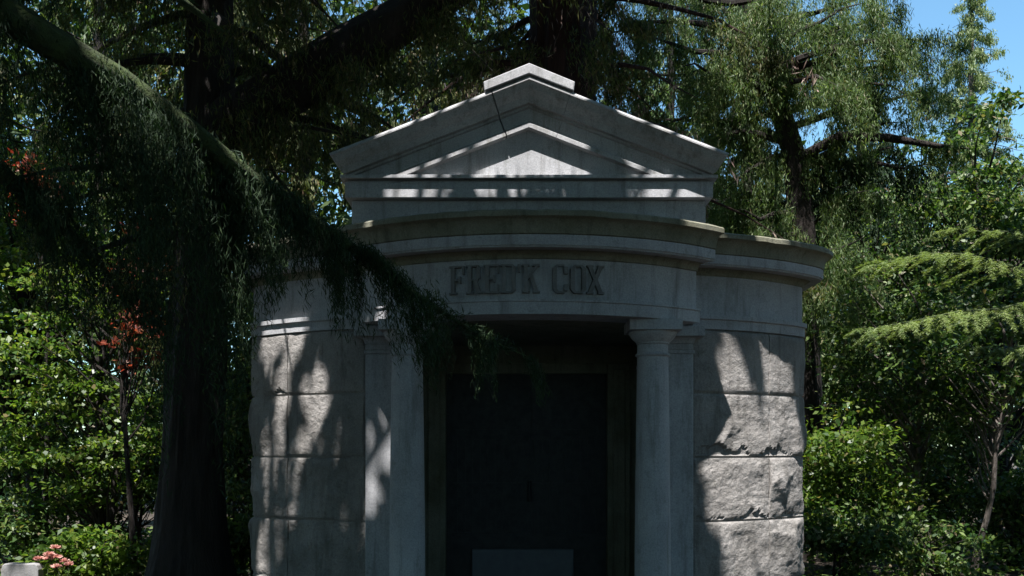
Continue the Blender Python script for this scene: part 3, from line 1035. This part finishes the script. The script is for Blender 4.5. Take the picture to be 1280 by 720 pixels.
base = np.array((7.6, 8.2, 0.0))  # tree added out of view so its boughs dapple the right-hand shrubs
mb = MB()
sp = [base + np.array((0, 0, z)) for z in (-.1, 1, 4, 7, 10, 13)]
tube(mb, sp, [.4, .3, .26, .2, .12, .03], 14, .15)
cents = np.stack([rng.uniform(3.4, 9.5, 440), rng.uniform(6.6, 10.8, 440), rng.uniform(7.0, 9.8, 440)], axis=1)
for c in cents[::6]:
    tube(mb, bend(polyline(sp, [.62])[0], c, 6, .1, .1), [.06, .05, .04, .03, .02, .005], 6)
c2 = np.stack([rng.uniform(5.4, 9.8, 330), rng.uniform(10.8, 12.9, 330), rng.uniform(8.8, 10.8, 330)], axis=1)
for c in c2[::9]:
    tube(mb, bend(polyline(sp, [.72])[0], c, 6, .1, .1), [.06, .05, .04, .03, .02, .005], 6)
V = np.concatenate([clumps(cents,   .34 + .3 * rng.random(440), 40, .2, .08, .4, 1.0), clumps(c2, .42 + .3 * rng.random(330), 34, .24, .10, .4, 1.0)])
finish_tree('tall_conifer', 'unseen tall conifer added beyond the right edge to shade the shrubs', base, mb, V, M['bark'], M['fir_dark'], cut=True)

# pointed pale conifer against the sky
weeping_conifer('pointed_conifer', 'pale green conifer with a narrow pointed top against the open sky at upper right', tuple(P(1214, 0, 20)[:2]) + (0,), 11.4, .13, 2.7, 2.0, 11.3, 210, 44, .42, .07, .017, M['palebark'], M['fir_pale'], 46, droop=.3, taper=1.35, side=.14, limb_r=.03)

# young fir with bright flat fans right of the tomb
base = np.array(tuple(P(1330, 0, 11.5)[:2]) + (0.0,))
mb = MB()
sp = [base + np.array((0, 0, z)) for z in (-.1, 1, 2, 3, 4, 5)]
tube(mb, sp, [.09, .08, .07, .055, .04, .01], 10, .1)
Q = []
for (a, b, D, ln, c) in (((1335, 352), (1078, 330), 10.2, .78, 28), ((1335, 372), (1066, 408), 9.9, .8, 32), ((1335, 300), (1165, 286), 10.9, .45, 18), ((1335, 400), (1215, 428), 9.6, .5, 16), ((1335, 260), (1450, 250), 11.5, .5, 14), ((1335, 300), (1520, 320), 11.2, .6, 16), ((1335, 380), (1560, 400), 11.5, .6, 16)):
    lp = bend(P(a[0], a[1], 11.5), P(b[0], b[1], D), 7, .05, .08)
    tube(mb, lp, [.016, .014, .012, .009, .007, .004, .002], 6)
    Q.append(flat_spray(lp, c, ln, 300, .05, .0075, .35))
finish_tree('young_fir', 'young fir spreading flat pale green fans of needles beside the right wing of the tomb', base, mb, Q, M['moss'], M['fir_pale'])

# ------------------------------------------------------------------ broadleaved trees and shrubs on the right
def at(px, D):
    q = P(px, 0, D)
    return (q[0], q[1], 0.0)


broadleaf('slim_tree', 'slim pale-stemmed tree with small glossy leaves behind the fir, right of the tomb', at(1130, 13.0), 4.3, 1.0, .9, 1.3, 44, 150, .34, .085, .045, M['laurel'], M['palebark'], .06, .5)
broadleaf('slim_tree', 'slim tree with a bare crooked lower stem before deep shade at right', at(1216, 12.0), 3.6, .9, .8, 1.35, 36, 150, .32, .085, .045, M['laurel'], M['palebark'], .045, .5)
broadleaf('leafy_tree', 'taller dense leafy tree filling the right edge below the pointed conifer', at(1245, 16.0), 7.3, 1.9, 1.3, 1.8, 74, 190, .40, .12, .06, M['laurel'], M['bark'], .09, .5)
broadleaf('leafy_tree', 'leafy tree with blue-green foliage between the weeping conifer and the pointed conifer', at(1110, 17.0), 6.2, 1.5, 1.2, 1.6, 50, 180, .40, .12, .06, M['laurel'], M['bark'], .09, .5)
broadleaf('leafy_tree', 'tall leafy tree right behind the pointed conifer, its round top just under the open sky', at(1190, 21.0), 8.6, 2.1, 1.2, 2.4, 80, 170, .46, .13, .065, M['laurel'], M['bark'], .1, .5)
broadleaf('shrub', 'low bright shrub tucked against the right corner of the tomb', at(1062, 10.6), 1.0, .5, .5, .1, 34, 80, .22, .08, .042, M['laurel'], M['bark'], .02, .55, 4, 'shrub')
broadleaf('shrub', 'mid-height green shrub just beyond the right corner of the tomb', at(1050, 12.2), 2.3, .8, .7, .25, 60, 110, .3, .085, .045, M['maple'], M['bark'], .03, .5, 3, 'shrub')
broadleaf('shrub', 'low sparse shrub in the shade under the slim trees at right', at(1165, 11.2), .85, .7, .5, .08, 30, 70, .22, .08, .042, M['laurel'], M['bark'], .02, .5, 4, 'shrub')
broadleaf('shrub', 'shadowed shrub low at the right edge of the view', at(1275, 12.6), 1.5, .8, .6, .1, 50, 90, .28, .085, .045, M['laurel'], M['bark'], .025, .5, 4, 'shrub')

broadleaf('shrub', 'dim shrub in the shade behind the crooked bare stem at right', at(1190, 14.6), 2.0, 1.3, .6, .1, 70, 90, .3, .085, .045, M['laurel'], M['bark'], .025, .5, 5, 'shrub')
broadleaf('shrub', 'dim shrub behind the slim pale-stemmed tree, lower than the others', at(1105, 15.0), 1.7, 1.1, .6, .1, 60, 90, .3, .085, .045, M['laurel'], M['bark'], .025, .5, 5, 'shrub')
weeping_conifer('tall_conifer', 'dark conifer half hidden behind the leaning weeping conifer', at(930, 17.5), 10.5, .2, 1.9, 1.2, 10.3, 60, 36, .9, .1, .024, M['bark'], M['fir_dark'], 36, droop=.45, taper=.6)
weeping_conifer('tall_conifer', 'dark conifer between the weeping conifer and the leafy trees at right', at(1075, 18.5), 9.0, .2, 1.7, 1.2, 8.8, 55, 36, .9, .1, .024, M['bark'], M['fir_dark'], 36, droop=.45, taper=.7)

# ------------------------------------------------------------------ left side
broadleaf('maple', 'maple with layered fans of bright green leaves left of the big dark trunk', at(120, 12.0), 4.1, 1.25, .9, .5, 58, 170, .38, .08, .05, M['maple'], M['bark'], .06, .2, 2)
broadleaf('maple', 'tall yellow-green maple behind the layered maple at the left edge', at(45, 14.5), 6.2, 1.5, 1.1, 1.8, 84, 150, .42, .09, .06, M['maple'], M['bark'], .08, .4)
broadleaf('red_maple', 'small tree with red leaves showing between the boughs left of the tomb', at(178, 10.9), 4.2, .32, .25, 2.4, 22, 34, .16, .09, .05, M['red'], M['bark'], .04, .45, group=None)
broadleaf('red_maple', 'small red and orange leaved tree at the far left edge', at(44, 12.4), 5.3, .24, .2, 4.5, 9, 40, .18, .085, .05, M['red'], M['bark'], .04, .45)
broadleaf('shrub', 'shaded low shrub between the big dark trunk and the left wing of the tomb', at(300, 10.6), 1.35, .42, .45, .1, 34, 90, .22, .075, .042, M['laurel'], M['bark'], .02, .5, 4, 'shrub')
broadleaf('shrub', 'tall dark shrub closing the gap between the big trunk and the left wing', at(312, 13.5), 4.2, .75, .6, .2, 70, 110, .34, .085, .05, M['laurel'], M['bark'], .03, .5, 4, 'shrub')
broadleaf('shrub', 'dark shrub far back, seen in the slit between the big trunk and the left wing', at(282, 18.5), 2.6, 1.5, .6, .1, 80, 100, .38, .09, .05, M['laurel'], M['bark'], .03, .5, 5, 'shrub')
broadleaf('shrub', 'yellow-green low shrub at the foot of the layered maple', at(110, 10.8), .72, .62, .4, .1, 34, 80, .2, .08, .05, M['maple'], M['bark'], .02, .4, 4, 'shrub')
broadleaf('shrub', 'dim broad shrub behind the two maples at the left edge', at(40, 16.5), 2.6, 1.6, .6, .1, 80, 100, .36, .09, .05, M['laurel'], M['bark'], .03, .5, 5, 'shrub')
broadleaf('shrub', 'dark low shrub at the left edge behind the headstone', at(20, 12.0), 1.1, .8, .5, .1, 40, 80, .25, .08, .045, M['laurel'], M['bark'], .02, .5, 4, 'shrub')
broadleaf('shrub', 'taller dark shrub filling the gap left of the big trunk, behind the maple', at(165, 14.5), 2.6, 1.2, .6, .2, 70, 100, .32, .085, .05, M['laurel'], M['bark'], .03, .5, 4, 'shrub')

# flowers and headstone, low at the left
base = np.array(at(68, 10.0))
mb = MB()
FQ2, PQ = [], []
for k in range(9):
    b = base + np.array((rng.normal() * .08, rng.normal() * .08, 0))
    e = b + np.array((rng.normal() * .06, rng.normal() * .05, rng.uniform(.36, .58)))
    lp = bend(b, e, 5, 0, .02)
    tube(mb, lp, [.006, .005, .005, .004, .003], 5)
    n = 26
    D = rnd(n)
    D[:, 2] = np.abs(D[:, 2]) * .6 + .1
    PQ.append((e, D))
    n = 14
    C = polyline(lp, rng.random(n) * .8) + rng.normal(size=(n, 3)) * .02
    FQ2.append(leaf_quads(C, rnd(n), rnd(n), .09 * np.ones(n), .03 * np.ones(n), .2))
fl = thing('flowering_plant', 'pink flowers on short stems beside the pale headstone at lower left', 'flowers', tuple(base))
mb.build('stem', M['moss'], fl, 60, 0, tuple(base))
link('leaves', quads_mesh('leaves', np.concatenate(FQ2) - base[None, None]), M['maple'], fl)
for e, D in PQ:
    # one connected bloom: a ring of petals welded at the centre
    n = len(D)
    S2 = unit(np.cross(D, rnd(n)))
    vs, fs = [e], []
    for k in range(n):
        p = len(vs)
        vs += [e + D[k] * .03 + S2[k] * .018, e + D[k] * .062, e + D[k] * .03 - S2[k] * .018]
        fs.append((0, p, p + 1, p + 2))
    mb = MB()
    mb.add(vs, fs)
    mb.build('bloom', M['pink'], fl, None, 0, tuple(base))

hb = at(28, 10.0)
hs = thing('headstone', 'low pale grey headstone at the lower left edge', 'headstone', hb)
mb = MB()
prof = [(-.19, .03), (.19, .03), (.19, .37), (.175, .415), (.15, .43), (-.15, .43), (-.175, .415), (-.19, .37)]
mb.grid([[(hb[0] + x, hb[1] + y, z) for x, z in prof] for y in (-.06, .06)], close_v=True, caps=True)
mb.build('slab', M['headstone'], hs, None, .01, hb)
mb = MB()
mb.box(hb[0] - .24, hb[0] + .24, hb[1] - .11, hb[1] + .11, -.02, .10)
mb.build('base', M['headstone'], hs, None, .01, hb)

# ------------------------------------------------------------------ taller conifers further back
cons = [
    (-10, 17, 13, 'dark tall conifer at the far left edge behind the yellow-green maple', 'redwood'),
    (120, 17.5, 14, 'dark tall conifer behind the red leaved tree at left', 'deodar'),
    (260, 16, 14, 'tall conifer hidden mostly behind the big black trunk at left', 'redwood'),
    (385, 17, 13, 'tall conifer standing behind the left shoulder of the pediment', 'redwood'),
    (540, 18, 14, 'tall brownish conifer behind the left slope of the pediment', 'redwood'),
    (840, 20, 11.5, 'tall conifer in the distance behind the right slope of the pediment', 'deodar'),
]
for px, D, h, lab, mt in cons:
    b = at(px, D)
    weeping_conifer('tall_conifer', lab, b, h, .2, 2.3, 1.2, h - .2, 70, 34, .9, .15, .045, M['bark'], M[mt], 20, droop=.45, taper=.6)

# far wood behind everything: one mass
nc = 2600
a = rng.uniform(-1.0, 1.0, nc)
D = rng.uniform(23, 32, nc)
px = 640 + a * 860
top = np.interp(px, [-220, 0, 300, 620, 760, 1000, 1120, 1180, 1500], [15, 15, 15, 13, 9.5, 8.5, 8.8, 8.0, 8.5])
z = top * rng.random(nc) ** .8
cents = np.stack([CX + (px - 640) / F * D, D, z], axis=1)
V = clumps(cents, .8 + .6 * rng.random(nc), 34, .34, .16, .6, .8)
V = V[V.mean(1)[:, 2] > 0]
o = link('woodland', quads_mesh('woodland', V), M['wood'])
o['kind'] = 'stuff'
o['label'] = 'dense dark wood closing the view behind the trees'
o['category'] = 'woodland'

# unseen wood added behind the viewer to cut sky light on the tomb
nc = 1500
a = rng.uniform(-1, 1, nc) * math.radians(125)
R = rng.uniform(11, 18, nc)
cents = np.stack([R * np.sin(a), 4 - R * np.cos(a), 15 * rng.random(nc) ** .8], axis=1)
V = clumps(cents, 1.0 + .7 * rng.random(nc), 30, .55, .28, .7, .6)
V = V[V.mean(1)[:, 2] > 0]
o = link('woodland', quads_mesh('woodland', V), M['fir_dark'])
o['kind'] = 'stuff'
o['label'] = 'unseen dark wood added behind the viewer to block sky light'
o['category'] = 'woodland'

# ground cover: ivy and litter around the tomb
n = 16000
C = np.stack([rng.uniform(-9, 10, n), rng.uniform(9.3, 19, n), .04 + .12 * rng.random(n)], axis=1)
keep = ~((np.abs(C[:, 0]) < 2.75) & (C[:, 1] < 11.5))
C = C[keep]
n = len(C)
C[:, 2] += np.array([.1 * mnoise.fractal(Vector((x * .3, y * .3, 2)), 1, 2, 4) for x, y in C[:, :2]])
V = leaf_quads(C, rnd(n) * np.array((1, 1, .3)), np.array((0, 0, 1.0)) + rng.normal(size=(n, 3)) * .4, .10 * (.6 + .8 * rng.random(n)), .07 * (.6 + .8 * rng.random(n)), .15)
o = link('ivy', quads_mesh('ivy', V), M['laurel'])
o['kind'] = 'stuff'
o['label'] = 'low ivy and weeds covering the soil under the trees'
o['category'] = 'ground cover'
